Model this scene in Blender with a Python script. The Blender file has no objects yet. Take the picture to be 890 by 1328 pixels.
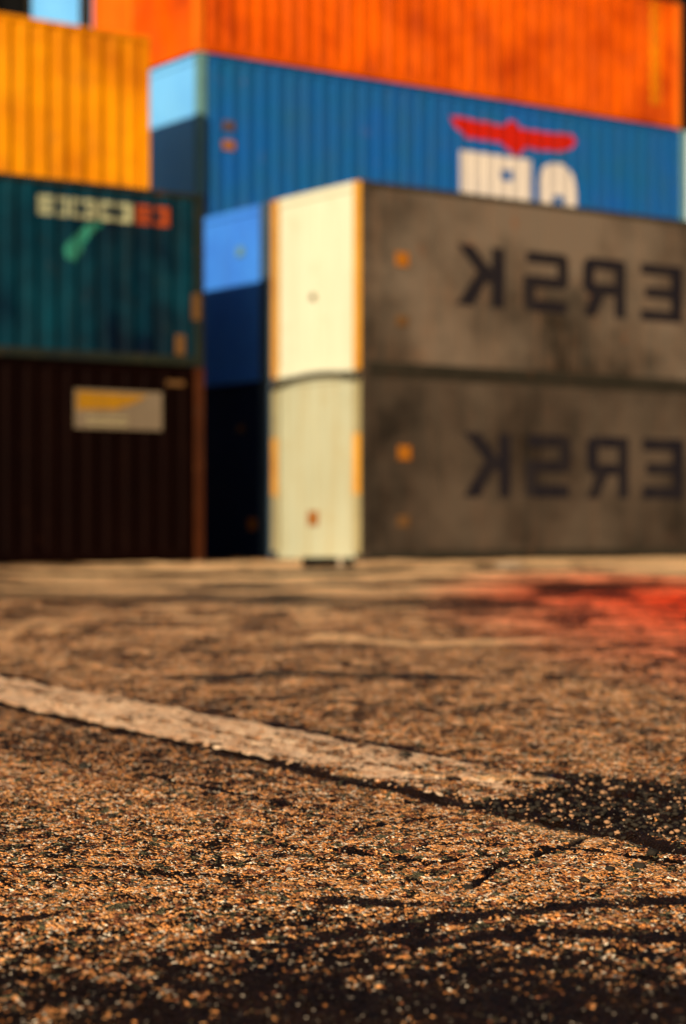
import bpy, bmesh, math, random
import numpy as np
from mathutils import Vector, Matrix
random.seed(4); rng = np.random.default_rng(7)
S = bpy.context.scene
C = S.collection
R = math.radians

# ------------------------------------------------------------------ camera, light, exposure
FPX = 2560.0; CAMH = 0.56; HOR = 680.0; CX = 445.0       # focal length in photo pixels (photo 890 wide)
TH = R(35.53)                                             # direction of the long side of the containers
UX, UY = math.cos(TH), math.sin(TH)
cam_d = bpy.data.cameras.new('camera'); cam = bpy.data.objects.new('camera', cam_d); C.objects.link(cam)
cam.location = (0, 0, CAMH); cam.rotation_euler = (R(90), 0, 0)
cam_d.sensor_fit = 'HORIZONTAL'; cam_d.sensor_width = 36; cam_d.lens = 36*FPX/890
cam_d.shift_y = 16/890
cam_d.clip_start = 0.1; cam_d.clip_end = 3000
cam_d.dof.use_dof = True
cam_d.dof.focus_distance = 3.3
cam_d.dof.aperture_fstop = 4.6
S.camera = cam

sx, sy = -0.827*UX+0.562*UY, -0.827*UY-0.562*UX           # horizontal direction towards the sun
EL = R(20.4)
sun_d = bpy.data.lights.new('sun', 'SUN'); sun = bpy.data.objects.new('sun', sun_d); C.objects.link(sun)
sun_d.energy = 5.0; sun_d.angle = R(0.5); sun_d.color = (1.0, 0.84, 0.62)
to_sun = Vector((sx*math.cos(EL), sy*math.cos(EL), math.sin(EL)))
sun.rotation_euler = to_sun.to_track_quat('Z', 'Y').to_euler()
W = bpy.data.worlds.new('World'); S.world = W; W.use_nodes = True
nt = W.node_tree
sky = nt.nodes.new('ShaderNodeTexSky'); sky.sky_type = 'NISHITA'; sky.sun_disc = False
sky.sun_elevation = EL; sky.sun_rotation = math.atan2(sx, sy)
bg = nt.nodes['Background']; bg.inputs['Strength'].default_value = 0.05
nt.links.new(sky.outputs['Color'], bg.inputs['Color'])
S.view_settings.view_transform = 'Standard'; S.view_settings.look = 'None'
S.view_settings.gamma = 1.0; S.view_settings.exposure = 0.7

# ------------------------------------------------------------------ materials
def nd(t, typ, **kw):
    n = t.nodes.new(typ)
    for k, v in kw.items(): setattr(n, k, v)
    return n
def new_mat(name):
    m = bpy.data.materials.new(name); m.use_nodes = True
    return m, m.node_tree, m.node_tree.nodes['Principled BSDF']
def math_n(t, op, a, b=None, clamp=False):
    n = nd(t, 'ShaderNodeMath', operation=op, use_clamp=clamp)
    for i, v in enumerate((a, b)):
        if v is None: continue
        if isinstance(v, (int, float)): n.inputs[i].default_value = v
        else: t.links.new(v, n.inputs[i])
    return n.outputs[0]
def ramp(t, src, lo, hi, a=0.0, b=1.0):
    n = nd(t, 'ShaderNodeMapRange'); n.inputs['From Min'].default_value = lo; n.inputs['From Max'].default_value = hi
    n.inputs['To Min'].default_value = a; n.inputs['To Max'].default_value = b
    t.links.new(src, n.inputs['Value']); return n.outputs[0]
def mix(t, f, a, b):
    n = nd(t, 'ShaderNodeMix', data_type='RGBA')
    if isinstance(f, (int, float)): n.inputs['Factor'].default_value = f
    else: t.links.new(f, n.inputs['Factor'])
    for k, v in (('A', a), ('B', b)):
        s = [i for i in n.inputs if i.name == k and i.type == 'RGBA'][0]
        if isinstance(v, tuple): s.default_value = (*v[:3], 1)
        else: t.links.new(v, s)
    return [o for o in n.outputs if o.type == 'RGBA'][0]
def noise(t, vec, scale, detail=4, rough=0.55):
    n = nd(t, 'ShaderNodeTexNoise'); n.inputs['Scale'].default_value = scale
    n.inputs['Detail'].default_value = detail; n.inputs['Roughness'].default_value = rough
    t.links.new(vec, n.inputs['Vector']); return n.outputs['Fac']
def mapping(t, vec, loc=(0,0,0), sc=(1,1,1)):
    n = nd(t, 'ShaderNodeMapping'); n.inputs['Location'].default_value = loc; n.inputs['Scale'].default_value = sc
    t.links.new(vec, n.inputs['Vector']); return n.outputs[0]

seed_n = [0]
def paint(name, col, col2=None, grime=(0.06, 0.045, 0.03), grime_amt=0.35, rust=0.25, rough=0.5, spread=0.6, big=0.8):
    """painted steel: slow colour drift, downward grime streaks, rust blooms"""
    seed_n[0] += 7.3; s = seed_n[0]
    col = tuple(.78*c for c in col); grime = tuple(.78*c for c in grime)
    if col2: col2 = tuple(.78*c for c in col2)
    m, t, p = new_mat(name)
    tc = nd(t, 'ShaderNodeTexCoord').outputs['Object']
    v0 = mapping(t, tc, (s, s*.7, s*.3))
    a = noise(t, v0, big, 6, .62)
    col2 = col2 or tuple(c*0.7 for c in col)
    base = mix(t, ramp(t, a, .5-.25*spread, .5+.3*spread), col, col2)
    st = noise(t, mapping(t, tc, (s*2, 0, s), (5.0, 5.0, .35)), 1.6, 5)
    g = math_n(t, 'MULTIPLY', ramp(t, st, .45, .78), grime_amt, True)
    base = mix(t, g, base, grime)
    blot = noise(t, mapping(t, tc, (s, s, s)), 2.3, 6, .65)
    base = mix(t, math_n(t, 'MULTIPLY', ramp(t, blot, .56, .75), grime_amt*.8, True), base, grime)
    rn = noise(t, mapping(t, tc, (0, s, s*3), (1.6, 1.6, .9)), 2.1, 7, .7)
    rf = math_n(t, 'MULTIPLY', ramp(t, rn, .66-.08*rust, .74), min(1, rust*2), True)
    base = mix(t, rf, base, (.16, .055, .018))
    t.links.new(base, p.inputs['Base Color'])
    t.links.new(ramp(t, blot, .3, .8, rough-.08, rough+.25), p.inputs['Roughness'])
    b = nd(t, 'ShaderNodeBump'); b.inputs['Strength'].default_value = .25; b.inputs['Distance'].default_value = .02
    t.links.new(blot, b.inputs['Height']); t.links.new(b.outputs[0], p.inputs['Normal'])
    p.inputs['Specular IOR Level'].default_value = .06; p.inputs['IOR'].default_value = 1.25
    return m

M = {}
M['orange'] = paint('orange container paint', (.80, .110, .001), (.42, .040, .001), grime_amt=.25, rust=.25)
M['orange_post'] = paint('orange post paint', (.80, .17, .006), (.7, .11, .005), grime_amt=.15, rust=.2)
M['orange2'] = paint('bright orange end paint', (.75, .15, .006), (.68, .11, .004), grime_amt=.1, rust=.1)
M['yellow'] = paint('yellow container paint', (.80, .28, .002), (.50, .135, .002), grime_amt=.3, rust=.15)
M['apl_blue'] = paint('blue container paint', (.008, .088, .31), (.008, .095, .22), grime=(.035, .08, .09), grime_amt=.5, rust=.25)
M['pale_blue'] = paint('pale blue end paint', (.17, .50, .88), (.12, .40, .82), grime_amt=.05, rust=.03, spread=1)
M['post_teal'] = paint('pale teal post paint', (.13, .27, .26), (.1, .22, .22), grime_amt=.25, rust=.2)
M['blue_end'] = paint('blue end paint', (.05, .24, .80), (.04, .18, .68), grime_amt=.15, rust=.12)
M['navy'] = paint('navy end paint', (.005, .014, .05), (.004, .01, .035), grime_amt=.1, rust=.1)  # blue end with the shade of the gap put into its colour
M['blue_post'] = paint('slate blue post paint', (.05, .085, .12), (.035, .06, .09), grime_amt=.3, rust=.25)
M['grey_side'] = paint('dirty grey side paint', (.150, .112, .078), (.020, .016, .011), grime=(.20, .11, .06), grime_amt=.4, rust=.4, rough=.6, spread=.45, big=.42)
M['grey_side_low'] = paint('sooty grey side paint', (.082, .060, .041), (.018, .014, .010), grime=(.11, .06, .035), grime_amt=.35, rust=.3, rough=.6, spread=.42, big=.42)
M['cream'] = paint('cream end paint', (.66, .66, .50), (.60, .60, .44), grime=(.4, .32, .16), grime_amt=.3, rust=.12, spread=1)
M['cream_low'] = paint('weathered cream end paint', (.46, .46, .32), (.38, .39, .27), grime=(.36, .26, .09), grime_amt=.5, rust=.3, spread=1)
M['amber'] = paint('amber yellow frame paint', (.66, .33, .04), (.48, .2, .02), grime_amt=.2, rust=.35)
M['cream_post'] = paint('dull cream post paint', (.36, .30, .15), (.3, .26, .13), grime_amt=.4, rust=.3)
M['rail_dark'] = paint('dark grimy rail paint', (.030, .024, .016), (.02, .018, .012), grime_amt=.4, rust=.4)
M['teal'] = paint('dark teal container paint', (.002, .038, .058), (.001, .005, .014), grime=(.012, .018, .018), grime_amt=.6, rust=.12)
M['teal_post'] = paint('dark olive post paint', (.014, .018, .012), (.01, .014, .016), grime=(.06, .045, .02), grime_amt=.4, rust=.4)
M['maroon'] = paint('dark maroon container paint', (.0042, .0010, .0006), (.003, .0009, .0006), grime=(.012, .004, .002), grime_amt=.3, rust=.03)
M['maroon_post'] = paint('rusty maroon post paint', (.035, .010, .004), (.06, .016, .005), grime_amt=.4, rust=.6)
M['white_pale'] = paint('bleached white container paint', (.55, .68, .72), (.5, .62, .68), grime_amt=.1, rust=.1)
M['letter_navy'] = paint('faded navy lettering', (.010, .009, .013), (.014, .011, .012), grime_amt=.3, rust=.05, rough=.5)
M['letter_white'] = paint('cream white lettering', (.66, .55, .42), (.6, .5, .4), grime_amt=.15, rust=.05)
M['print_red'] = paint('red print', (.50, .012, .004), (.42, .012, .004), grime_amt=.15, rust=.02)
M['print_straw'] = paint('faded straw lettering', (.34, .33, .18), (.28, .28, .16), grime_amt=.5, rust=.1)
M['print_brick'] = paint('brick red lettering', (.34, .055, .008), (.27, .04, .008), grime_amt=.3, rust=.1)
M['print_green'] = paint('faded green mark', (.02, .20, .13), (.015, .15, .11), grime_amt=.5, rust=.02)
M['sign_yellow'] = paint('placard yellow', (.34, .16, .008), (.28, .13, .008), grime_amt=.3, rust=.05)
M['sign_white'] = paint('placard white', (.20, .15, .095), (.15, .11, .07), grime_amt=.4, rust=.05)
M['plate_orange'] = paint('orange plate paint', (.36, .12, .008), (.28, .09, .008), grime_amt=.3, rust=.4)
M['plate_dull'] = paint('dull brown plate paint', (.15, .07, .02), (.1, .05, .02), grime_amt=.4, rust=.4)
M['casting'] = paint('bare steel casting', (.05, .04, .03), (.035, .028, .02), grime_amt=.5, rust=.7)
M['floor'] = paint('container underside', (.02, .018, .015), None, grime_amt=.3, rust=.2)
M['shed'] = paint('black shed cladding', (.0035, .0032, .003), (.005, .005, .005), grime=(.006, .005, .005), grime_amt=.3, rust=0, rough=.8)
M['black_steel'] = paint('black steel', (.002, .002, .002), None, grime=(.012, .008, .005), grime_amt=.3, rust=.05)
M['concrete'] = paint('pale concrete', (.42, .33, .23), (.33, .26, .19), grime_amt=.3, rust=0, rough=.85)
M['dark_stone'] = paint('dark stone', (.02, .016, .013), (.035, .028, .02), grime_amt=.3, rust=0, rough=.6)
M['tan_stone'] = paint('tan stone', (.55, .30, .15), (.25, .12, .06), grime_amt=.3, rust=0, rough=.6)
M['pale_stone'] = paint('pale stone', (.40, .33, .25), (.3, .24, .18), grime_amt=.2, rust=0, rough=.7)

# ------------------------------------------------------------------ mesh helpers
def link(name, me, parent=None):
    o = bpy.data.objects.new(name, me); C.objects.link(o)
    if parent is not None: o.parent = parent
    return o
def mesh_from(name, v, f, mat):
    me = bpy.data.meshes.new(name); me.from_pydata(v, [], f); me.materials.append(mat); me.update(); return me
def box_bm(bm, x0, x1, y0, y1, z0, z1):
    vs = [bm.verts.new(p) for p in ((x0,y0,z0),(x1,y0,z0),(x1,y1,z0),(x0,y1,z0),(x0,y0,z1),(x1,y0,z1),(x1,y1,z1),(x0,y1,z1))]
    for q in ((3,2,1,0),(4,5,6,7),(0,1,5,4),(1,2,6,5),(2,3,7,6),(3,0,4,7)): bm.faces.new([vs[i] for i in q])
cache = {}
def box_mesh(key, mat, *bxs, bevel=0.008):
    k = (key, mat.name, bxs)
    if k not in cache:
        bm = bmesh.new()
        for b in bxs: box_bm(bm, *b)
        if bevel: bmesh.ops.bevel(bm, geom=bm.edges[:], offset=bevel, segments=2, affect='EDGES', profile=.6)
        me = bpy.data.meshes.new(key); bm.to_mesh(me); bm.free(); me.materials.append(mat); cache[k] = me
    return cache[k]

PER = 0.32; DEP = 0.028; Y0 = 0.014
def prof_corr(x):
    """depth of the pressed trapezoid sheet behind the post face"""
    t = np.mod(np.asarray(x, float), PER)/PER
    return Y0 + DEP*np.clip(np.minimum((t-.34)/.16, (1-t)/.16), 0, 1)
def prof_flat(x):
    t = np.abs(np.mod(np.asarray(x, float)-.25, 1.15)-.575)
    return .016 + .012*(t > .565)
def strip_mesh(key, mat, xs, ys, z0, z1, axis, zs=None):
    """vertical sheet with profile: axis 'x' runs along x at depth y"""
    k = (key, mat.name, len(xs), float(xs[0]), float(xs[-1]), float(ys[0]), float(ys[-1]), z0, z1, axis)
    if k in cache: return cache[k]
    v = []
    for z in (z0, z1):
        for a, b in zip(xs, ys): v.append((a, b, z) if axis == 'x' else (b, a, z))
    n = len(xs)
    f = [(i, i+1, n+i+1, n+i) if axis == 'x' else (i+1, i, n+i, n+i+1) for i in range(n-1)]
    # a second skin 2 mm deeper gives the sheet its thickness
    me = mesh_from(key, v, f, mat); cache[k] = me; return me
def corr_points(x0, x1, per=PER, br=(0, .34, .50, .84)):
    xs = {x0, x1}; k = math.floor(x0/per)
    while k*per < x1:
        for b in br:
            x = (k+b)*per
            if x0 < x < x1: xs.add(x)
        k += 1
    return sorted(xs)

CW = 2.44
class Box: pass
def container(label, cat, group, u0, v0, z0, L, H, side, end, post, rail, ribbed=True, full=True, end_post=None, post_low=None, end_corr=False):
    """an ISO container: near corner at (u0, v0) in yard coordinates, long side facing the camera at local y=0"""
    loc = Vector((MX + u0*UX - v0*UY, MY + u0*UY + v0*UX, z0))
    e = bpy.data.objects.new('shipping_container', None); C.objects.link(e)
    e.location = loc; e.rotation_euler = (0, 0, TH); e.empty_display_size = .5
    e['label'] = label; e['category'] = cat
    if group: e['group'] = group
    PW = .15
    g = .118                                     # casting height
    for ix, (a, b) in enumerate(((0, PW), (L-PW, L))):
        for iy, (c, d) in enumerate(((0, PW), (CW-PW, CW))):
            link('corner_post', box_mesh('corner_post', post, (a, b, c, d, g, H-g)), e)
    for (a, b) in ((-.004, .174), (L-.174, L+.004)):
        for (c, d) in ((-.004, .158), (CW-.158, CW+.004)):
            for (z, w) in ((0, g), (H-g, H)):
                link('corner_casting', box_mesh('corner_casting', post, (a, b, c, d, z, w), bevel=.012), e)
    for (c, d) in ((.006, .07), (CW-.07, CW-.006)):
        link('top_rail', box_mesh('top_rail', rail, (.174, L-.174, c, d, H-.09, H-.008)), e)
        link('bottom_rail', box_mesh('bottom_rail', rail, (.174, L-.174, c, d, .012, .15)), e)
    ep = end_post or rail
    for (a, b) in ((.006, .10), (L-.10, L-.006)):
        link('top_end_rail', box_mesh('top_end_rail', ep, (a, b, .158, CW-.158, H-.13, H-.006)), e)
        link('bottom_end_rail', box_mesh('bottom_end_rail', ep, (a, b, .158, CW-.158, .01, .16)), e)
    # long sides
    if ribbed: xs = corr_points(PW, L-PW); ys = [float(prof_corr(x)) for x in xs]
    else:
        xs = corr_points(PW, L-PW, 1.15, ((.25-.012)/1.15, (.25-.009)/1.15, (.25+.009)/1.15, (.25+.012)/1.15))
        ys = [float(.028 if abs((x-.25+.575) % 1.15-.575) < .0105 else .016) for x in xs]
    link('side_panel', strip_mesh('side_panel', side, xs, ys, .15, H-.09, 'x'), e)
    link('side_panel', strip_mesh('side_panel_far', side, xs, [CW-y for y in ys], .15, H-.09, 'x'), e)
    # ends
    if end_corr: es = corr_points(PW, CW-PW, .25); ed = [.02+.03*float(np.clip(min(((y/.25) % 1-.34)/.16, (1-(y/.25) % 1)/.16), 0, 1)) for y in es]
    else: es = [PW, PW+.02, CW/2-.012, CW/2-.008, CW/2+.008, CW/2+.012, CW-PW-.02, CW-PW]; ed = [.05, .03, .03, .04, .04, .03, .03, .05]
    link('end_panel', strip_mesh('end_panel', end, es, ed, .16, H-.13, 'y'), e)
    link('end_panel', strip_mesh('end_panel_far', end, es, [L-d for d in ed], .16, H-.13, 'y'), e)
    link('roof', mesh_from('roof', [(.02,.02,H-.03),(L-.02,.02,H-.03),(L-.02,CW-.02,H-.03),(.02,CW-.02,H-.03)], [(0,1,2,3)], side) if ('roof',side.name,L,H) not in cache else cache[('roof',side.name,L,H)], e)
    link('floor', box_mesh('floor', M['floor'], (.12, L-.12, .08, CW-.08, .13, .17), bevel=0), e)
    b = Box(); b.e = e; b.u0 = u0; b.v0 = v0; b.z0 = z0; b.L = L; b.H = H; b.ribbed = ribbed
    return b

# the yard grid: the near bottom corner of the grey front stack
MX, MY = 0.27, 29.94
def on_side(b, px, py):
    """photo pixel -> point of the near long side of a container (local x, local z)"""
    k = (px-CX)/FPX
    ox = MX + b.u0*UX - b.v0*UY; oy = MY + b.u0*UY + b.v0*UX
    s = (k*oy-ox)/(UX-k*UY)
    d = oy + s*UY
    return s, CAMH + (HOR-py)/FPX*d - b.z0
def on_end(b, px, py):
    k = (px-CX)/FPX
    ox = MX + b.u0*UX - b.v0*UY; oy = MY + b.u0*UY + b.v0*UX
    s = (k*oy-ox)/(-UY-k*UX)
    d = oy + s*UX
    return s, CAMH + (HOR-py)/FPX*d - b.z0
def ground_at(px, py):
    d = CAMH*FPX/(py-HOR); return ((px-CX)/FPX*d, d)

def inside(poly, X, Z):
    r = np.zeros(X.shape, bool); n = len(poly); j = n-1
    for i in range(n):
        xi, zi = poly[i]; xj, zj = poly[j]
        c = ((zi > Z) != (zj > Z)) & (X < (xj-xi)*(Z-zi)/(zj-zi+1e-12)+xi)
        r ^= c; j = i
    return r
def print_on(b, name, polys, holes, mat, cell=.02, parent=None, off=.006, label=None):
    """flat print that follows the side panel (a thin decal with its own mesh)"""
    allp = [p for q in polys for p in q]
    x0 = min(p[0] for p in allp); x1 = max(p[0] for p in allp); z0 = min(p[1] for p in allp); z1 = max(p[1] for p in allp)
    nx = max(2, int((x1-x0)/cell)); nz = max(2, int((z1-z0)/cell))
    gx = np.linspace(x0, x1, nx+1); gz = np.linspace(z0, z1, nz+1)
    cx, cz = np.meshgrid((gx[1:]+gx[:-1])/2, (gz[1:]+gz[:-1])/2)
    m = np.zeros(cx.shape, bool)
    for p in polys: m |= inside(p, cx, cz)
    for p in holes: m &= ~inside(p, cx, cz)
    yy = (prof_corr(gx) if b.ribbed else np.full(gx.shape, .016)) - off
    V = []; F = []
    for j in range(nz+1):
        for i in range(nx+1): V.append((gx[i], yy[i], gz[j]))
    # merge runs of cells on flat sides
    for j in range(nz):
        for i in range(nx):
            if m[j, i]: F.append((j*(nx+1)+i, j*(nx+1)+i+1, (j+1)*(nx+1)+i+1, (j+1)*(nx+1)+i))
    used = sorted({k for f in F for k in f}); mp = {k: q for q, k in enumerate(used)}
    me = mesh_from(name, [tuple(float(c) for c in V[k]) for k in used], [tuple(mp[k] for k in f) for f in F], mat)
    o = link(name, me, parent or b.e)
    if label: o['label'] = label
    return o
# letters as polygons in a unit box, already mirrored as in the photograph
LET = {
 'K': ([[(.74,0),(1,0),(1,1),(.74,1)], [(.0,1),(.34,1),(.80,.56),(.80,.40),(.62,.40)], [(.0,0),(.34,0),(.66,.46),(.52,.64),(.40,.52)]], []),
 'S': ([[(.0,1),(.95,1),(1,.93),(1,.45),(.95,.40),(.28,.40),(.28,.60),(.0,.60)][:0] or [(.05,.80),(.05,1),(.92,1),(1,.92),(1,.80)],
        [(.74,.42),(.74,.9),(1,.9),(1,.48),(.92,.42)], [(.08,.40),(0,.46),(.0,.58),(.1,.59),(.95,.59),(.95,.40)],
        [(0,.08),(0,.52),(.26,.55),(.26,.08)], [(.08,0),(0,.08),(0,.2),(.96,.2),(.96,0)]], []),
 'R': ([[(.74,0),(1,0),(1,1),(.74,1)], [(.1,1),(0,.9),(0,.5),(.1,.38),(.8,.38),(.8,1)], [(.0,0),(.30,0),(.52,.42),(.22,.42)]], [[(.27,.57),(.74,.57),(.74,.82),(.27,.82)]]),
 'E': ([[(.72,0),(1,0),(1,1),(.72,1)], [(0,.8),(.8,.8),(.8,1),(0,1)], [(.1,.41),(.8,.41),(.8,.60),(.1,.60)], [(0,0),(.8,0),(.8,.2),(0,.2)]], []),
 'A': ([[(0,0),(.36,1),(.64,1),(1,0)]], [[(.27,0),(.36,.25),(.64,.25),(.73,0)], [(.42,.42),(.5,.72),(.58,.42)]]),
 'M': ([[(0,0),(.2,0),(.2,1),(0,1)], [(.8,0),(1,0),(1,1),(.8,1)], [(.1,1),(.3,1),(.5,.5),(.7,1),(.9,1),(.58,.15),(.42,.15)]], []),
}
def letter(b, ch, x0, x1, z0, z1, mat):
    tr = lambda p: [(x0+(x1-x0)*a, z0+(z1-z0)*c) for a, c in p]
    return print_on(b, 'letter', [tr(p) for p in LET[ch][0] if p], [tr(p) for p in LET[ch][1]], mat, cell=.03)

# ------------------------------------------------------------------ the right-hand rows
HC, SD, LN = 2.9, 2.59, 12.19
GREY = 'grey containers of the front stack'
TIER = ['at the bottom', 'on the second tier', 'on the third tier']
HID = 'containers buried in the stacks'
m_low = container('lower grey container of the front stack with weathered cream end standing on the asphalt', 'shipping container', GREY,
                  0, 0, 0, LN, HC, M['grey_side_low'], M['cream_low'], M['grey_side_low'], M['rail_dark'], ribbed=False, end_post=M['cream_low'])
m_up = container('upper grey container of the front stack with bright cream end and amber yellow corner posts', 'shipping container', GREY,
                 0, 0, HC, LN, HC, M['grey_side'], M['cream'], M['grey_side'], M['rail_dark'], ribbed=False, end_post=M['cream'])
for b, L4 in ((m_up, (('K',592,655,352,360), ('S',680,738,0,0), ('R',757,812,0,0), ('E',832,886,0,0))), (m_low, (('K',602,663,0,0), ('S',682,741,0,0), ('R',762,816,0,0), ('E',834,888,0,0)))):
    if b is m_up: zt = on_side(b, 655, 322)[1]; zb = on_side(b, 655, 400)[1]
    else: zt = on_side(b, 655, 562)[1]; zb = on_side(b, 655, 645)[1]
    for ch, a, c, _, _ in L4:
        xa = on_side(b, a, 400)[0]; xc = on_side(b, c, 400)[0]
        letter(b, ch, xa, xc, zb, zt, M['letter_navy'])
    w = xc-xa
    letter(b, 'A', xc+.28, xc+.28+w*1.25, zb, zt, M['letter_navy'])
    letter(b, 'M', xc+.56+w*1.25, xc+.56+w*2.6, zb, zt, M['letter_navy'])
def plate(b, px, py, w=.2, h=.2, mat='plate_orange', end=False, name='marker_plate'):
    x, z = (on_end if end else on_side)(b, px, py)
    if end: me = box_mesh(name, M[mat], (.0, .022, round(x-w/2, 3), round(x+w/2, 3), round(z-h/2, 3), round(z+h/2, 3)), bevel=.004)
    else: me = box_mesh(name, M[mat], (round(x-w/2, 3), round(x+w/2, 3), -.004, .012, round(z-h/2, 3), round(z+h/2, 3)), bevel=.004)
    return link(name, me, b.e)
plate(m_up, 522, 336, .24, .22); plate(m_up, 522, 416, .20, .16, 'plate_dull')
plate(m_low, 525, 587, .24, .22); plate(m_low, 524, 676, .22, .18, 'plate_dull')
# amber bands on the lower posts, rust bloom plate low on the cream end
for c0 in (-.006, CW-.152):
    link('frame_strip', box_mesh('frame_strip', M['cream_post'], (-.010, -.001, (c0-.0 if c0 < 1 else c0-.045), (c0+.195 if c0 < 1 else c0+.148), .12, HC-.12), bevel=.002), m_low.e)
    link('post_band', box_mesh('post_band', M['amber'], (-.020, -.011, (c0+.006 if c0 < 1 else c0-.035), (c0+.19 if c0 < 1 else c0+.142), 1.02, 1.95), bevel=.002), m_low.e)['label'] = 'amber painted band on the cream post'
    link('frame_strip', box_mesh('frame_strip', M['amber'], (-.010, -.001, (c0-.0 if c0 < 1 else c0-.045), (c0+.195 if c0 < 1 else c0+.148), .02, HC-.02), bevel=.002), m_up.e)
plate(m_up, 405, 385, .12, .10, 'plate_dull', end=True, name='vent_plate')
plate(m_low, 405, 672, .26, .22, 'plate_orange', end=True, name='rusty_plate')
# curved dark strip added for the shading along the joint of the ends
bm = bmesh.new(); N = 24; prev = None
for i in range(N+1):
    y = .02 + (CW-.04)*i/N; zc = HC - .02 - .13*(abs(2*i/N-1))**2.2 + .10*(1-i/N)*.3
    ring = [bm.verts.new((a, y, zc+c)) for a, c in ((-.035, -.045), (-.035, .045), (.03, .045), (.03, -.045))]
    if prev:
        for q in range(4): bm.faces.new((prev[q], prev[(q+1) % 4], ring[(q+1) % 4], ring[q]))
    else: bm.faces.new(ring[::-1])
    prev = ring
bm.faces.new(prev); me = bpy.data.meshes.new('sagging_sill'); bm.to_mesh(me); bm.free(); me.materials.append(M['rail_dark'])
link('sagging_sill', me, m_low.e)

# row 2: two blue containers, only their ends show
BL = 'blue containers behind the grey stack'
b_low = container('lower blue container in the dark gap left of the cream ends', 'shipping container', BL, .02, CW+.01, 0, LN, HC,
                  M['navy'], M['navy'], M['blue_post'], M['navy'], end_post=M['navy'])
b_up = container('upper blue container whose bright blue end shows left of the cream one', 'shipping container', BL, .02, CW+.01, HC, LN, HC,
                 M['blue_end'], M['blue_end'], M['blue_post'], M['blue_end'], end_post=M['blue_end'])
for b in (b_low, b_up):
    link('frame_strip', box_mesh('frame_strip', M['blue_post'], (-.012, -.002, .0, .36, .01, HC-.01), bevel=.002), b.e)
plate(b_low, 326, 680, .22, .2, 'plate_orange', end=True); plate(b_low, 311, 556, .2, .12, 'plate_dull', end=True)
plate(b_up, 311, 326, .2, .16, 'post_teal', end=True)
# row 3: the blue one with the eagle logo, the orange one on top
AU = .12
for k in range(2):
    container('faded blue container buried under the blue one with the red emblem, '+TIER[k], 'shipping container', HID, AU, 2*CW+.02, HC*k, LN, HC,
              M['blue_end'], M['blue_end'], M['blue_post'], M['blue_end'])
apl = container('blue container with pale blue end and red winged emblem over white letters', 'shipping container', None, AU, 2*CW+.02, 2*HC, 11.78, HC,
                M['apl_blue'], M['pale_blue'], M['post_teal'], M['apl_blue'], end_post=M['pale_blue'])
onA = lambda pts: [on_side(apl, *p) for p in pts]
print_on(apl, 'eagle_emblem', [onA([(583,149),(600,152),(640,160),(655,163),(662,156),(672,158),(676,166),(712,172),(742,174),(748,183),(742,192),(728,196),(700,194),(682,190),(676,200),(668,203),(660,192),(648,184),(606,178),(592,164)])], [], M['print_red'])
def APLb(x0, x1, yt):                 # letter box: top follows the photograph, foot stands hidden below the roof edge of the front stack
    a, zt = on_side(apl, x0, yt); c, _ = on_side(apl, x1, yt); return a, c, zt
a, c, zt = APLb(597, 627, 194); zb = zt-1.15
print_on(apl, 'letter', [[(a,zb-.02),(c,zb-.02),(c,zt),(a,zt)], [(a-.55,zb-.02),(a,zb-.02),(a,zb+.27),(a-.55,zb+.27)]], [], M['letter_white'])
a, c, _ = APLb(627, 691, 203)
print_on(apl, 'letter', [[(a+(c-a)*.62,zb-.02),(c,zb-.02),(c,zt),(a+(c-a)*.62,zt)], [(a,zt),(c,zt),(c,zt-.95),(a,zt-.95)]],
         [[(a+(c-a)*.36,zt-.46),(a+(c-a)*.60,zt-.46),(a+(c-a)*.60,zt-.26),(a+(c-a)*.36,zt-.26)]], M['letter_white'])
a, c, _ = APLb(700, 750, 214)
print_on(apl, 'letter', [[(a,zb-.02),(a,zt-.35),(a+.12,zt-.1),(a+.32,zt),(c-.4,zt),(c-.18,zt-.1),(c-.06,zt-.4),(c,zb-.02)]],
         [[(a+.32,zb-.03),(a+.32,zb+.16),(c-.35,zb+.16),(c-.35,zb-.03)], [(a+.34,zb+.36),(a+.34,zb+.52),(c-.36,zb+.52),(c-.36,zb+.36)]], M['letter_white'])
plate(apl, 297, 163, .22, .16, 'plate_dull'); plate(apl, 297, 188, .24, .16, 'plate_orange')
org = container('long orange container on top of the blue one with the red emblem', 'shipping container', None, AU-.05, 2*CW+.02, 3*HC+.02, LN-.52, SD,
                M['orange'], M['orange'], M['orange_post'], M['orange'])
# vertical run of faded characters near its far end
for k in range(9):
    x, _ = on_side(org, 852, 40); z = 2.45 - k*.24
    print_on(org, 'number_mark', [[(x-.14,z-.09),(x+.14,z-.09),(x+.14,z+.09),(x-.14,z+.09)]], [[(x-.06,z-.04),(x+.07,z-.04),(x+.07,z+.03),(x-.06,z+.03)]], M['yellow'], cell=.03)
# row 4 and 5, seen over the yellow container
for k in range(3):
    container('faded blue container buried behind the row with the red emblem, '+TIER[k], 'shipping container', HID, .1, 3*CW+.06, HC*k, LN, HC,
              M['blue_end'], M['blue_end'], M['blue_post'], M['blue_end'])
    container('faded blue container buried at the back of the stacks, '+TIER[k], 'shipping container', HID, .3, 4*CW+.3, HC*k, LN, HC,
              M['blue_end'], M['blue_end'], M['blue_post'], M['blue_end'])
container('orange container end peeping over the right half of the yellow container', 'shipping container', None, .72, 3*CW+.10, 3*HC, LN, HC,
          M['orange2'], M['orange2'], M['orange2'], M['orange2'])
container('pale blue container end peeping over the middle of the yellow container', 'shipping container', None, .63, 4*CW+.32, 3*HC, LN, HC,
          M['pale_blue'], M['pale_blue'], M['rail_dark'], M['rail_dark'])
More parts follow.
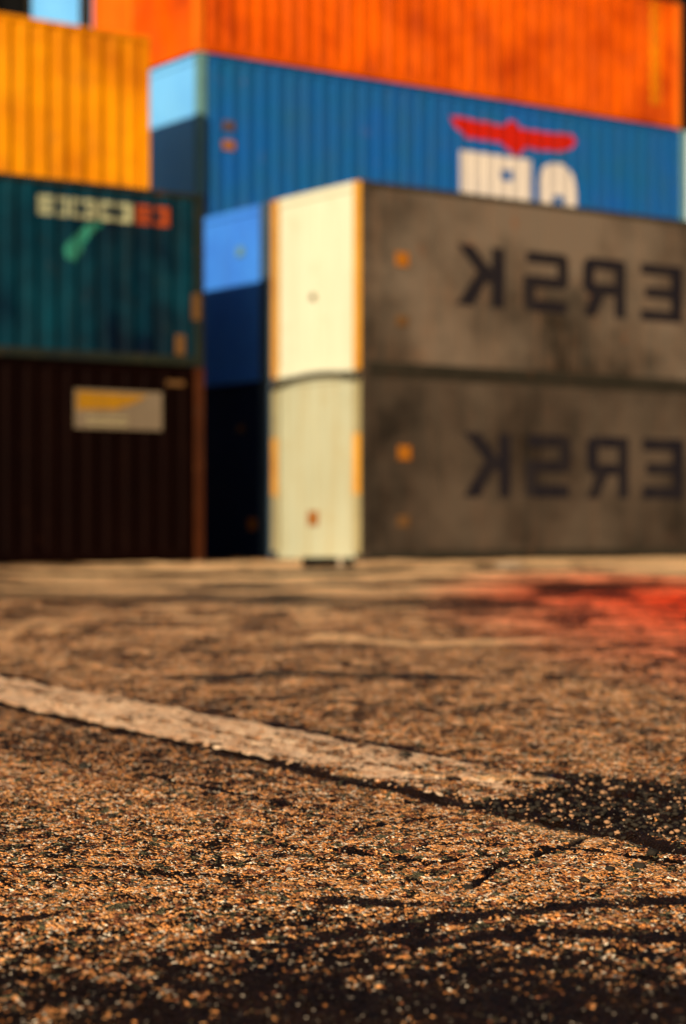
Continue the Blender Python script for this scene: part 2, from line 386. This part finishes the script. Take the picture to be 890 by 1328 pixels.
# next bay, a sliver beyond the far end of the blue container
for k in range(2):
    container('faded blue container buried in the next bay, '+TIER[k], 'shipping container', HID, 12.4, 2*CW+.02, HC*k, 6.06, HC,
              M['blue_end'], M['blue_end'], M['blue_post'], M['blue_end'])
container('bleached white container showing as a bright sliver at the right edge', 'shipping container', None, AU+11.84, 2*CW+.02, 2*HC, 6.06, HC,
          M['white_pale'], M['white_pale'], M['white_pale'], M['white_pale'])

# ------------------------------------------------------------------ the left-hand rows (they run towards the camera)
LU, LV = -2.09, 1.12
brown = container('dark maroon container with a yellow and white placard at the foot of the left stack', 'shipping container', None, LU-LN, LV, 0, LN, HC,
                  M['maroon'], M['maroon'], M['maroon_post'], M['maroon'])
teal = container('dark teal container with straw lettering resting on the maroon one', 'shipping container', None, LU-LN, LV, HC+.02, LN, SD,
                 M['teal'], M['teal'], M['teal_post'], M['teal_post'])
for k in range(2):
    container('faded brown container buried under the yellow one, '+TIER[k], 'shipping container', HID, LU-LN+.48, LV+CW+.02, (HC+.02)*k, LN, HC,
              M['maroon'], M['maroon'], M['maroon_post'], M['maroon'])
yel = container('bright yellow ribbed container behind and above the dark teal one', 'shipping container', None, LU-LN+.48, LV+CW+.02, 2*HC+.06, LN, SD,
                M['yellow'], M['yellow'], M['yellow'], M['yellow'])
yel.e  # the yellow one
# straw and brick-red lettering, too worn to read, along the top of the teal side
for k, (x0, x1, mt) in enumerate([(50,70,'print_straw'),(73,89,'print_straw'),(92,107,'print_straw'),(110,127,'print_straw'),(130,148,'print_straw'),(151,172,'print_straw'),(176,196,'print_brick'),(200,220,'print_brick')]):
    xa, zt = on_side(teal, x0, 246+x0*.105); xb, zb = on_side(teal, x1, 272+x1*.10)
    w = xb-xa; h = zt-zb
    bar = [[(xa,zb),(xb,zb),(xb,zb+h*.3),(xa,zb+h*.3)], [(xa,zt-h*.3),(xb,zt-h*.3),(xb,zt),(xa,zt)]]
    bar.append([(xb-w*.35,zb),(xb,zb),(xb,zt),(xb-w*.35,zt)] if k % 2 else [(xa,zb),(xa+w*.35,zb),(xa+w*.35,zt),(xa,zt)])
    if k % 3 == 0: bar.append([(xa+w*.3,zb+h*.4),(xb,zb+h*.4),(xb,zb+h*.65),(xa+w*.3,zb+h*.65)])
    print_on(teal, 'letter', bar, [], M[mt], cell=.025)
onT = lambda pts: [on_side(teal, *p) for p in pts]
print_on(teal, 'green_mark', [onT([(84,322),(90,312),(100,304),(112,292),(128,286),(136,290),(122,300),(112,312),(108,326),(98,338),(88,336)])], [], M['print_green'])
plate(teal, 255, 398, .14, .4, 'plate_dull'); plate(teal, 234, 447, .16, .3, 'plate_dull'); plate(brown, 228, 497, .3, .08, 'plate_dull')
# placard on the maroon side
onB = lambda pts: [on_side(brown, *p) for p in pts]
q = onB([(97,504),(210,512),(210,562),(97,555)])
sgn = link('placard', box_mesh('placard', M['sign_white'], (round(q[0][0],3), round(q[1][0],3), -.012, .010, round(q[3][1],3), round(q[0][1],3)), bevel=.004), brown.e)
def flat_print(parent, name, pts, y, mat):
    return link(name, mesh_from(name, [(a, y, z) for a, z in pts], [tuple(range(len(pts)))], mat), parent)
flat_print(sgn, 'yellow_field', onB([(99,531),(150,531),(178,521),(190,513),(99,507)]), -.015, M['sign_yellow'])
for y0 in (541, 549):
    flat_print(sgn, 'faded_line', onB([(112,y0+1.5),(165,y0+3),(165,y0+.5),(112,y0-1)]), -.015, M['cream_post'])

# ------------------------------------------------------------------ dark shed behind everything, put in for the black above the stacks
def backdrop_shed():
    e = bpy.data.objects.new('warehouse', None); C.objects.link(e); e.location = (8, 62, 0); e.rotation_euler = (0, 0, TH*.35)
    e['label'] = 'black warehouse wall filling the background above the container stacks'; e['category'] = 'warehouse'
    Wd, Hh, Dp = 90, 22, 30
    xs = corr_points(-Wd/2, Wd/2, 1.0); ys = [.12*float(np.clip(min(((x) % 1-.34)/.16, (1-(x) % 1)/.16), 0, 1)) for x in xs]
    link('wall', mesh_from('wall', [(a, b, z) for z in (0, Hh) for a, b in zip(xs, ys)], [(i, i+1, len(xs)+i+1, len(xs)+i) for i in range(len(xs)-1)], M['shed']), e)
    for x in (-Wd/2, Wd/2):
        link('wall', box_mesh('wall_side', M['shed'], (x-.15, x+.15, .15, Dp, 0, Hh), bevel=0), e)
    link('wall', box_mesh('wall_back', M['shed'], (-Wd/2, Wd/2, Dp, Dp+.3, 0, Hh), bevel=0), e)
    link('roof', mesh_from('roof', [(-Wd/2-.5,-.6,Hh),(Wd/2+.5,-.6,Hh),(Wd/2+.5,Dp/2,Hh+3),(-Wd/2-.5,Dp/2,Hh+3),(Wd/2+.5,Dp+.6,Hh),(-Wd/2-.5,Dp+.6,Hh)], [(0,1,2,3),(3,2,4,5)], M['shed']), e)  # roof of the added backdrop
    link('gutter', box_mesh('gutter', M['black_steel'], (-Wd/2-.5, Wd/2+.5, -.8, -.62, Hh-.2, Hh+.02)), e)
backdrop_shed()

# ------------------------------------------------------------------ ground height
def h2(ix, iy, s):
    ix = ix.astype(np.int64) & 0xffffffff; iy = iy.astype(np.int64) & 0xffffffff
    h = (ix*374761393 + iy*668265263 + s*2147483647) & 0xffffffff
    h = ((h ^ (h >> 13))*1274126177) & 0xffffffff
    h = (h ^ (h >> 16)) & 0xffffffff
    return h/4294967295.0
def vnoise(x, y, s):
    ix = np.floor(x); iy = np.floor(y); fx = x-ix; fy = y-iy
    fx = fx*fx*(3-2*fx); fy = fy*fy*(3-2*fy)
    a = h2(ix, iy, s); b = h2(ix+1, iy, s); c = h2(ix, iy+1, s); d = h2(ix+1, iy+1, s)
    return (a*(1-fx)+b*fx)*(1-fy)+(c*(1-fx)+d*fx)*fy
def fbm(x, y, s, o=4):
    r = 0; a = .5
    for k in range(o): r = r + a*vnoise(x*2**k, y*2**k, s+k*17); a *= .5
    return r
def worley(x, y, s):
    """distance to the nearest stone centre and that stone's random value"""
    ix = np.floor(x); iy = np.floor(y); best = np.full(x.shape, 9.0); val = np.zeros(x.shape)
    for dx in (-1, 0, 1):
        for dy in (-1, 0, 1):
            cx = ix+dx; cy = iy+dy
            px = cx+h2(cx, cy, s); py = cy+h2(cx, cy, s+5)
            d = (px-x)**2+(py-y)**2; m = d < best
            best = np.where(m, d, best); val = np.where(m, h2(cx, cy, s+9), val)
    return np.sqrt(best), val
# the painted line: direction and edges in yard metres
LDIR = np.array([0.5133, -0.8582]); LN0 = np.array([-1.278, 7.35]); LNRM = np.array([0.8582, 0.5133])
def line_coords(x, y):
    return (x-LN0[0])*LDIR[0]+(y-LN0[1])*LDIR[1], (x-LN0[0])*LNRM[0]+(y-LN0[1])*LNRM[1]
LW = .415
def seg_dist(x, y, pts):
    best = np.full(x.shape, 1e9)
    for (a, b) in zip(pts[:-1], pts[1:]):
        ax, ay = a; bx, by = b; L2 = (bx-ax)**2+(by-ay)**2
        t = np.clip(((x-ax)*(bx-ax)+(y-ay)*(by-ay))/L2, 0, 1)
        best = np.minimum(best, np.hypot(x-ax-t*(bx-ax), y-ay-t*(by-ay)))
    return best
G = lambda L: [ground_at(*p) for p in L]
PATCH = G([(560,1024),(650,1032),(710,1022),(735,1000),(800,1006),(930,1016),(960,1040),(960,1100),(880,1092),(800,1084),(720,1076),(650,1058),(585,1040)])
def patch_mask(x, y, soft=.05):
    w = (fbm(x*9, y*9, 71)-.5)*.12
    xx = x+w; yy = y+(fbm(x*9, y*9, 91)-.5)*.14
    ins = inside(PATCH, xx, yy)
    d = seg_dist(xx, yy, PATCH+[PATCH[0]])
    return np.where(ins, np.clip(d/soft, 0, 1), 0)
def height(x, y):
    far = np.clip((y-6)/10, 0, 1)
    d, v = worley(x/.0072, y/.0072, 3)
    h = np.clip(.62-d, 0, 1)*(.0022+.0060*v)
    d2, v2 = worley(x/.021, y/.021, 13)
    h += np.clip(.5-d2, 0, 1)*.010*np.clip(v2-.62, 0, 1)*2.6
    h += np.clip((y-5)/6, 0, 1)*(fbm(x*2.4, y*2, 35, 4)-.5)*.05
    h += (fbm(x*22, y*22, 31)-.5)*.012+(fbm(x*7, y*7, 33, 3)-.5)*.016*np.clip((y-1)/3, .3, 1.6)
    h += (fbm(x*2.2, y*2.2, 41, 3)-.5)*.012*(1+far*1.5)
    pm = patch_mask(x, y)
    d3, v3 = worley(x/.03, y/.03, 23)
    h += pm*(-.010+np.clip(.55-d3, 0, 1)*.026*v3+(fbm(x*30, y*30, 51)-.5)*.012)
    # cracks along both edges of the painted line and a few wandering ones
    s, n = line_coords(x, y)
    wob = (fbm(s*3, s*0+.5, 61)-.5)*.03
    cr = 0
    for off, wd, dp in ((-.01, .018, .020), (-LW-.012, .020, .022)):
        brk = np.clip((fbm(s*1.4+off*50, s*0, 63)-.30)*7, .25, 1)
        cr = cr + np.exp(-((n-off-wob)/wd)**2)*dp*brk
    for k, pts in enumerate(CRACKS):
        dd = seg_dist(x+(fbm(x*14, y*14, 81+k)-.5)*.05, y+(fbm(x*14, y*14, 85+k)-.5)*.05, pts)
        cr = cr + np.exp(-(dd/.005)**2)*.008
    return h-cr
CRACKS = [G([(440,1100),(560,1120),(700,1098),(890,1120)]), G([(600,1150),(660,1120),(760,1090),(830,1082)]), G([(0,1120),(120,1128),(300,1130)]),
          G([(330,1000),(420,1010),(560,1006),(700,1015)]), G([(470,1075),(540,1060),(640,1062)]), G([(40,985),(160,1000),(330,1030),(420,1060)])]
TRACKS = [(G([(400,1228),(470,1212),(560,1196),(660,1182),(760,1172),(900,1162)]), .030, 1.0), (G([(560,1222),(700,1205),(900,1215)]), .045, .8), (G([(560,1250),(700,1232),(900,1240)]), .03, .5),
          (G([(445,1168),(530,1168)]), .03, .9), (G([(300,1215),(350,1210)]), .035, .9), (G([(0,1185),(90,1178)]), .02, .8),
          (G([(230,880),(380,874),(560,878)]), .13, .9), (G([(0,770),(450,784),(700,786)]), .7, .7), (G([(520,765),(700,768),(890,760)]), .5, .6),
          (G([(0,744),(200,747),(430,743)]), 1.0, 1.0), (G([(0,758),(250,761),(420,759)]), .7, .8), (G([(500,757),(620,755),(760,758)]), .8, .9), (G([(180,770),(420,772)]), .5, .7), (G([(0,736),(60,737)]), .8, .7), (G([(0,812),(200,806)]), .25, .5), (G([(380,842),(560,836),(890,838)]), .12, .5)]
PALE = [(G([(100,741),(250,738),(450,737)]), .8, 1.0), (G([(230,752),(480,754),(620,756),(890,742)]), .7, 1.0), (G([(560,738),(890,735)]), .8, .9),
        (G([(60,751),(200,752)]), .4, .8), (G([(440,828),(560,834),(700,829)]), .10, .9), (G([(470,1000),(600,1004),(700,1010)]), .03, .6), (G([(640,1066),(760,1092)]), .03, .2)]
def marks(x, y):
    wx = x+(fbm(x*1.2, y*1.2, 101)-.5)*.5*np.clip(y/12, .1, 2); wy = y+(fbm(x*1.0, y*1.0, 111)-.5)*.35*np.clip(y/5, .3, 6)
    dk = np.zeros(x.shape); pl = np.zeros(x.shape)
    for pts, w, a in TRACKS: dk = np.maximum(dk, a*np.exp(-(seg_dist(wx, wy, pts)/w)**2))
    for pts, w, a in PALE: pl = np.maximum(pl, a*np.exp(-(seg_dist(wx, wy, pts)/w)**2))
    # dark patches farther out, then a darker tone nearest the camera
    far = np.clip((y-3.2)/3, 0, 1)
    f1 = fbm(x*13, y*11, 201, 5); f2 = fbm(x*4.6, y*4.6, 211, 5); f3 = fbm(x*1.0, y*1.3, 221, 5)
    w2 = np.clip((y-7)/5, 0, 1); w3 = np.clip((y-11)/6, 0, 1)
    f = f1*(1-w2)*.9+f2*w2*(1-w3*.6)+f3*w3*.7; f = f/((1-w2)*.9+w2*(1-w3*.6)+w3*.7)
    dk = np.maximum(dk, far*np.clip((.46-f)*9, 0, .42+.3*w3))
    pl = np.maximum(pl, np.clip((y-13)/5, 0, 1)*np.clip((f3-.40)*9, 0, 1)); pl = np.maximum(pl, np.clip((y-6)/7, 0, 1)*np.clip((f-.53)*7, 0, .6))
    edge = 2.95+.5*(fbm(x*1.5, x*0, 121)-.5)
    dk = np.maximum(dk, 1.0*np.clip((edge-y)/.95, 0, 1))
    s, n = line_coords(x, y)
    dk = np.maximum(dk, .35*np.exp(-((n+LW+.25)/.25)**2)*np.clip((.2-x)/.5, 0, 1))  # darker band along the lower side of the line
    wob = (fbm(s*3, s*0+.5, 61)-.5)*.03
    for off, wd in ((-.008, .032), (-LW-.015, .036)):
        dk = np.maximum(dk, 1.5*np.exp(-((n-off-wob)/wd)**2)*np.clip((fbm(s*1.4+off*50, s*0, 63)-.28)*8, .3, 1))
    for k, pts in enumerate(CRACKS):
        dd = seg_dist(x+(fbm(x*14, y*14, 81+k)-.5)*.05, y+(fbm(x*14, y*14, 85+k)-.5)*.05, pts)
        dk = np.maximum(dk, 1.2*np.exp(-(dd/.008)**2))
    return dk, pl

def grid_mesh(name, xs, ys, mat):
    X, Y = np.meshgrid(xs, ys); Z = np.zeros(X.shape)
    fine = (Y < 32) & (np.abs(X) < 12)
    Z[fine] = height(X[fine], Y[fine])
    Z *= np.clip((34-Y)/3, 0, 1)*np.clip((13-np.abs(X))/2, 0, 1)
    nx, ny = len(xs), len(ys)
    co = np.stack([X, Y, Z], -1).reshape(-1, 3).astype(np.float32)
    idx = np.arange(nx*ny).reshape(ny, nx)
    q = np.stack([idx[:-1, :-1], idx[:-1, 1:], idx[1:, 1:], idx[1:, :-1]], -1).reshape(-1, 4)
    me = bpy.data.meshes.new(name)
    me.vertices.add(len(co)); me.vertices.foreach_set('co', co.ravel())
    me.loops.add(q.size); me.loops.foreach_set('vertex_index', q.ravel().astype(np.int32))
    me.polygons.add(len(q)); me.polygons.foreach_set('loop_start', np.arange(0, q.size, 4, dtype=np.int32))
    me.update(); me.validate()
    me.polygons.foreach_set('use_smooth', np.ones(len(q), bool))
    dk = np.zeros(X.shape); pl = np.zeros(X.shape); pm = np.zeros(X.shape)
    dk[fine], pl[fine] = marks(X[fine], Y[fine]); pm[fine] = patch_mask(X[fine], Y[fine])
    for an, arr in (('tar', dk), ('dust', pl), ('patch', pm)):
        a = me.attributes.new(an, 'FLOAT', 'POINT'); a.data.foreach_set('value', arr.ravel().astype(np.float32))
    me.materials.append(mat)
    return me

# asphalt: bitumen with tan, pale and rusty aggregate; tar_dark, dust and patch are masks stored on the ground vertices
def asphalt():
    m, t, p = new_mat('asphalt')
    g = nd(t, 'ShaderNodeNewGeometry').outputs['Position']
    tar_dark = nd(t, 'ShaderNodeAttribute', attribute_name='tar').outputs['Fac']
    dust = nd(t, 'ShaderNodeAttribute', attribute_name='dust').outputs['Fac']
    dust = math_n(t, 'MULTIPLY', dust, math_n(t, 'SUBTRACT', 1, math_n(t, 'MULTIPLY', tar_dark, 1.1), True))
    pat = nd(t, 'ShaderNodeAttribute', attribute_name='patch').outputs['Fac']
    v = nd(t, 'ShaderNodeTexVoronoi'); v.inputs['Scale'].default_value = 185; t.links.new(g, v.inputs['Vector'])
    sep = nd(t, 'ShaderNodeSeparateColor'); t.links.new(v.outputs['Color'], sep.inputs[0])
    v2 = nd(t, 'ShaderNodeTexVoronoi'); v2.inputs['Scale'].default_value = 62; t.links.new(g, v2.inputs['Vector'])
    sep2 = nd(t, 'ShaderNodeSeparateColor'); t.links.new(v2.outputs['Color'], sep2.inputs[0])
    big = noise(t, g, .9, 5, .6); mid = noise(t, g, 7, 4, .6); fine = noise(t, g, 260, 2, .5)
    # how much stone shows
    thr = math_n(t, 'ADD', ramp(t, big, .3, .7, -.08, .26), ramp(t, mid, .3, .7, -.16, .16))
    thr = math_n(t, 'ADD', thr, math_n(t, 'MULTIPLY', dust, .55))
    thr = math_n(t, 'SUBTRACT', thr, math_n(t, 'MULTIPLY', tar_dark, 1.05))
    thr = math_n(t, 'SUBTRACT', thr, math_n(t, 'MULTIPLY', pat, .95))
    clump = noise(t, g, 16, 8, .78)
    thr = math_n(t, 'ADD', thr, ramp(t, clump, .36, .60, -.50, .42))
    stone = math_n(t, 'ADD', sep.outputs[0], thr)
    sm = ramp(t, stone, .42, .50)
    c = mix(t, sep.outputs[1], (.80, .25, .05), (1.0, .48, .17))
    c = mix(t, ramp(t, sep.outputs[2], .76, .80), c, (1.0, .80, .56))
    c = mix(t, ramp(t, sep2.outputs[0], .80, .84), c, (.32, .11, .045))
    c = mix(t, ramp(t, sep2.outputs[1], .84, .87), c, (.14, .12, .06))
    bit = mix(t, ramp(t, mid, .3, .7), (.004, .002, .0015), (.014, .006, .0025))
    col = mix(t, sm, bit, c)
    col = mix(t, math_n(t, 'MULTIPLY', dust, .88), col, (1.0, .62, .30))
    # red glow at the right, painted into the asphalt colour
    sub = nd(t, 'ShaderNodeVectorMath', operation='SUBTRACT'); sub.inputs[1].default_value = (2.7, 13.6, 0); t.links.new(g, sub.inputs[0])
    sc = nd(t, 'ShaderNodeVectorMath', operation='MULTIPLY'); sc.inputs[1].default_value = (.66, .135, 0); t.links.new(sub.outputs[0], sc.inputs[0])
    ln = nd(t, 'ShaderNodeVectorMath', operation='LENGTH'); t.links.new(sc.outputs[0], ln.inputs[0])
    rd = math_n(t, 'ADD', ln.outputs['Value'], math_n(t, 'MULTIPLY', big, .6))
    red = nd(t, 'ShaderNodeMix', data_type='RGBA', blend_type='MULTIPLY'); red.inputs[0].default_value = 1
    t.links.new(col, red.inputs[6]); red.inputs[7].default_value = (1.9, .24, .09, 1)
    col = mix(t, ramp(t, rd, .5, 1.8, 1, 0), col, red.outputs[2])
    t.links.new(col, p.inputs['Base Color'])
    rg = math_n(t, 'SUBTRACT', .62, math_n(t, 'MULTIPLY', tar_dark, .42)); rg = math_n(t, 'SUBTRACT', rg, math_n(t, 'MULTIPLY', pat, .2))
    t.links.new(rg, p.inputs['Roughness'])
    hh = math_n(t, 'ADD', math_n(t, 'MULTIPLY', math_n(t, 'SUBTRACT', 1, v.outputs['Distance']), sm), math_n(t, 'MULTIPLY', fine, .9))
    hh = math_n(t, 'ADD', hh, math_n(t, 'MULTIPLY', noise(t, g, 60, 3, .6), 1.2))
    b = nd(t, 'ShaderNodeBump'); b.inputs['Strength'].default_value = 1.0; b.inputs['Distance'].default_value = .011
    t.links.new(hh, b.inputs['Height']); t.links.new(b.outputs[0], p.inputs['Normal'])
    p.inputs['IOR'].default_value = 1.3; p.inputs['Specular IOR Level'].default_value = .1
    return m
M['asphalt'] = asphalt()

def steps():
    ys = [-400, -120, -40, -12, -4, 0, .8, 1.3]; y = 1.62
    while y < 31: ys.append(y); y += max(.0034, .00085*y*y)
    ys += list(np.geomspace(31.2, 1500, 30))
    h = list(np.arange(0, .5, .0042)); x = .5
    while x < 2: h.append(x); x += .0042*(1+(x-.5)*1.6)
    while x < 9: h.append(x); x += .018*(1+(x-2)*.35)
    h += list(np.geomspace(x, 1500, 26)); h = np.array(h)
    return np.concatenate([-h[:0:-1], h]), np.array(ys)
xs, ys = steps()
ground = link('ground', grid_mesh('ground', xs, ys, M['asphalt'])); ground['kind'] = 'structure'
print('ground verts', len(xs)*len(ys))

# painted line: a worn skin of paint lying on the asphalt
def paint_mat():
    m, t, p = new_mat('worn line paint')
    g = nd(t, 'ShaderNodeNewGeometry').outputs['Position']
    a = noise(t, g, 24, 5, .65); f = noise(t, g, 180, 3, .6)
    c = mix(t, ramp(t, a, .35, .65), (.90, .62, .37), (.60, .29, .12))
    c = mix(t, ramp(t, f, .50, .72), c, (.16, .075, .035))
    t.links.new(c, p.inputs['Base Color']); p.inputs['Roughness'].default_value = .55
    b = nd(t, 'ShaderNodeBump'); b.inputs['Strength'].default_value = 1; b.inputs['Distance'].default_value = .006
    t.links.new(math_n(t, 'ADD', f, a), b.inputs['Height']); t.links.new(b.outputs[0], p.inputs['Normal'])
    return m
def painted_line():
    n1 = np.arange(-LW, 0, .0065)
    ss = []; s = -2.6
    while s < 4.6:
        ss.append(s); s += .0055 if s > 1 else .012
    Sg, Ng = np.meshgrid(np.array(ss), n1)
    X = LN0[0]+Sg*LDIR[0]+Ng*LNRM[0]; Y = LN0[1]+Sg*LDIR[1]+Ng*LNRM[1]
    raw = height(X, Y)
    Z = raw*.75+.0014
    wear = fbm(Sg*5, Ng*22, 131)*.6+fbm(Sg*40, Ng*90, 141)*.45
    fade = np.interp(Sg, [-2.6, 0, 1.6, 2.6, 3.2, 3.9, 4.5], [.33, .37, .38, .43, .52, .64, .8])
    keep = (wear > fade) & (Ng < -.035) & (Ng > -LW+.012) & (patch_mask(X, Y) < .05)
    idx = np.arange(X.size).reshape(X.shape)
    q = np.stack([idx[:-1, :-1], idx[:-1, 1:], idx[1:, 1:], idx[1:, :-1]], -1).reshape(-1, 4)[keep[:-1, :-1].ravel()]
    used, inv = np.unique(q, return_inverse=True); q = inv.reshape(-1, 4)
    co = np.stack([X, Y, Z], -1).reshape(-1, 3)[used]
    me = bpy.data.meshes.new('painted_line')
    me.vertices.add(len(co)); me.vertices.foreach_set('co', co.ravel().astype(np.float32))
    me.loops.add(q.size); me.loops.foreach_set('vertex_index', q.ravel().astype(np.int32))
    me.polygons.add(len(q)); me.polygons.foreach_set('loop_start', np.arange(0, q.size, 4, dtype=np.int32))
    me.update(); me.validate(); me.materials.append(paint_mat())
    o = link('painted_line', me); o['kind'] = 'structure'
painted_line()

# ------------------------------------------------------------------ stones
def stone_mesh(r, seed, mat, flat=.65):
    bm = bmesh.new(); bmesh.ops.create_icosphere(bm, subdivisions=2, radius=r)
    rr = random.Random(seed); cuts = [Vector((rr.uniform(-1,1), rr.uniform(-1,1), rr.uniform(-1,1))).normalized() for _ in range(9)]
    for v in bm.verts:
        for c in cuts:
            d = v.co.dot(c)-r*.72
            if d > 0: v.co -= c*d
        v.co.z *= flat; v.co.x *= 1.25
    me = bpy.data.meshes.new('stone'); bm.to_mesh(me); bm.free(); me.materials.append(mat); return me
STONES = [(375, 1126, .0075, 'pale_stone', 'small round pale pebble casting a shadow left of centre in the foreground'),
          (846, 1111, .012, 'dark_stone', 'angular black stone near the right edge just below the dark patch'),
          (829, 1128, .011, 'dark_stone', 'angular black stone lower left of another near the right edge'),
          (606, 1150, .011, 'dark_stone', 'lone black stone above the dark tyre band right of centre'),
          (792, 1130, .008, 'dark_stone', 'small black chip left of the pair of stones near the right edge'),
          (758, 1142, .008, 'dark_stone', 'small black chip between the tyre band and the pair of stones'),
          (108, 994, .013, 'dark_stone', 'black stone below the left part of the painted line'),
          (145, 1058, .009, 'dark_stone', 'small black stone low at the left, below the painted line'),
          (293, 1138, .009, 'dark_stone', 'black chip left of the round pale pebble'),
          (555, 1020, .012, 'dark_stone', 'black chip on the worn end of the painted line'),
          (527, 982, .012, 'dark_stone', 'black chip just above the worn painted line right of centre')]
for i, (px, py, r, mt, lab) in enumerate(STONES):
    x, y = ground_at(px, py); z = float(height(np.array([x]), np.array([y]))[0])
    o = link('stone', stone_mesh(r, i, M[mt])); o.location = (x, y, z+r*.4); o.rotation_euler = (0, 0, random.uniform(0, 6))
    o['label'] = lab; o['category'] = 'stone'; o['group'] = 'loose stones on the asphalt'
# loose grit, uncountable: one mesh
def grit(name, n, rmin, rmax, mat, pick, seed):
    rr = np.random.default_rng(seed); base = bmesh.new(); bmesh.ops.create_icosphere(base, subdivisions=1, radius=1)
    bv = np.array([v.co[:] for v in base.verts]); bf = np.array([[v.index for v in f.verts] for f in base.faces]); base.free()
    P = pick(rr, n); n = len(P); zz = height(P[:, 0], P[:, 1])
    V = []; 
    sc = rr.uniform(rmin, rmax, n)*rr.uniform(.5, 1, n)
    jit = rr.uniform(.7, 1.25, (n, len(bv), 1))
    ang = rr.uniform(0, 6.28, n); ca, sa = np.cos(ang), np.sin(ang)
    b = bv[None]*jit*sc[:, None, None]*np.array([1.25, .9, .65])
    X = b[..., 0]*ca[:, None]-b[..., 1]*sa[:, None]+P[:, 0:1]; Y = b[..., 0]*sa[:, None]+b[..., 1]*ca[:, None]+P[:, 1:2]; Z = b[..., 2]+zz[:, None]+sc[:, None]*.35
    co = np.stack([X, Y, Z], -1).reshape(-1, 3); f = (bf[None]+np.arange(n)[:, None, None]*len(bv)).reshape(-1, 3)
    me = bpy.data.meshes.new(name); me.vertices.add(len(co)); me.vertices.foreach_set('co', co.ravel().astype(np.float32))
    me.loops.add(f.size); me.loops.foreach_set('vertex_index', f.ravel().astype(np.int32)); me.polygons.add(len(f)); me.polygons.foreach_set('loop_start', np.arange(0, f.size, 3, dtype=np.int32))
    me.update(); me.validate(); me.materials.append(mat); o = link(name, me); o['kind'] = 'stuff'; return o
def pick_field(rr, n):
    y = 1/rr.uniform(1/9.0, 1/1.85, n); x = rr.uniform(-1, 1, n)*y*.22; return np.stack([x, y], 1)
def pick_patch(rr, n):
    P = np.stack([rr.uniform(.1, 1.1, n), rr.uniform(3.2, 4.6, n)], 1); return P[patch_mask(P[:, 0], P[:, 1]) > .2]
grit('gravel', 2600, .0012, .0035, M['dark_stone'], pick_field, 3)['label'] = 'fine dark grit scattered over the asphalt'
grit('gravel', 1600, .0010, .0026, M['pale_stone'], pick_field, 5)['label'] = 'fine pale grit scattered over the asphalt'
grit('gravel', 3600, .003, .009, M['dark_stone'], pick_patch, 6)['label'] = 'coarse dark gravel in the broken asphalt patch'
grit('gravel', 1500, .002, .0075, M['tan_stone'], pick_patch, 8)['label'] = 'pale chips in the broken asphalt patch'

# ------------------------------------------------------------------ small things in front of the stack
def small(name, label, cat, px, py, mat, boxes, rz=0, group=None):
    x, y = ground_at(px, py)
    o = link(name, box_mesh(name, mat, *boxes, bevel=.006)); o.location = (x, y, 0); o.rotation_euler = (0, 0, rz)
    o['label'] = label; o['category'] = cat
    if group: o['group'] = group
    return o
small('steel_channel', 'long low black steel channel lying in front of the cream container end', 'steel channel', 415, 735, M['black_steel'],
      ((-.235, .235, 0, .02, .0, .03), (-.235, .235, -.03, .06, .075, .125), (-.235, .235, .022, .06, .0, .073), (-.235, -.19, -.03, .018, .0, .073)), rz=-.03)
small('steel_block', 'short black steel block right of the long channel by the container foot', 'steel block', 451.5, 735, M['black_steel'],
      ((-.065, .065, -.03, .06, .0, .12), (.066, .10, -.02, .05, .0, .05)), rz=.05)
small('concrete_chip', 'pale upright concrete chip wedged between two black steel pieces', 'concrete chip', 441.3, 735, M['concrete'], ((-.022, .024, -.02, .05, .0, .115),), rz=.1)
o = link('stone', stone_mesh(.16, 77, M['dark_stone'], .35)); x, y = ground_at(632, 739); o.location = (x, y, .03)
o['label'] = 'flat dark lump on the ground in front of the lower grey container'; o['category'] = 'stone'
o = link('concrete_slab', stone_mesh(.22, 78, M['concrete'], .22)); x, y = ground_at(657, 738); o.location = (x, y, .035)
o['label'] = 'pale broken slab beside the flat dark lump'; o['category'] = 'concrete slab'
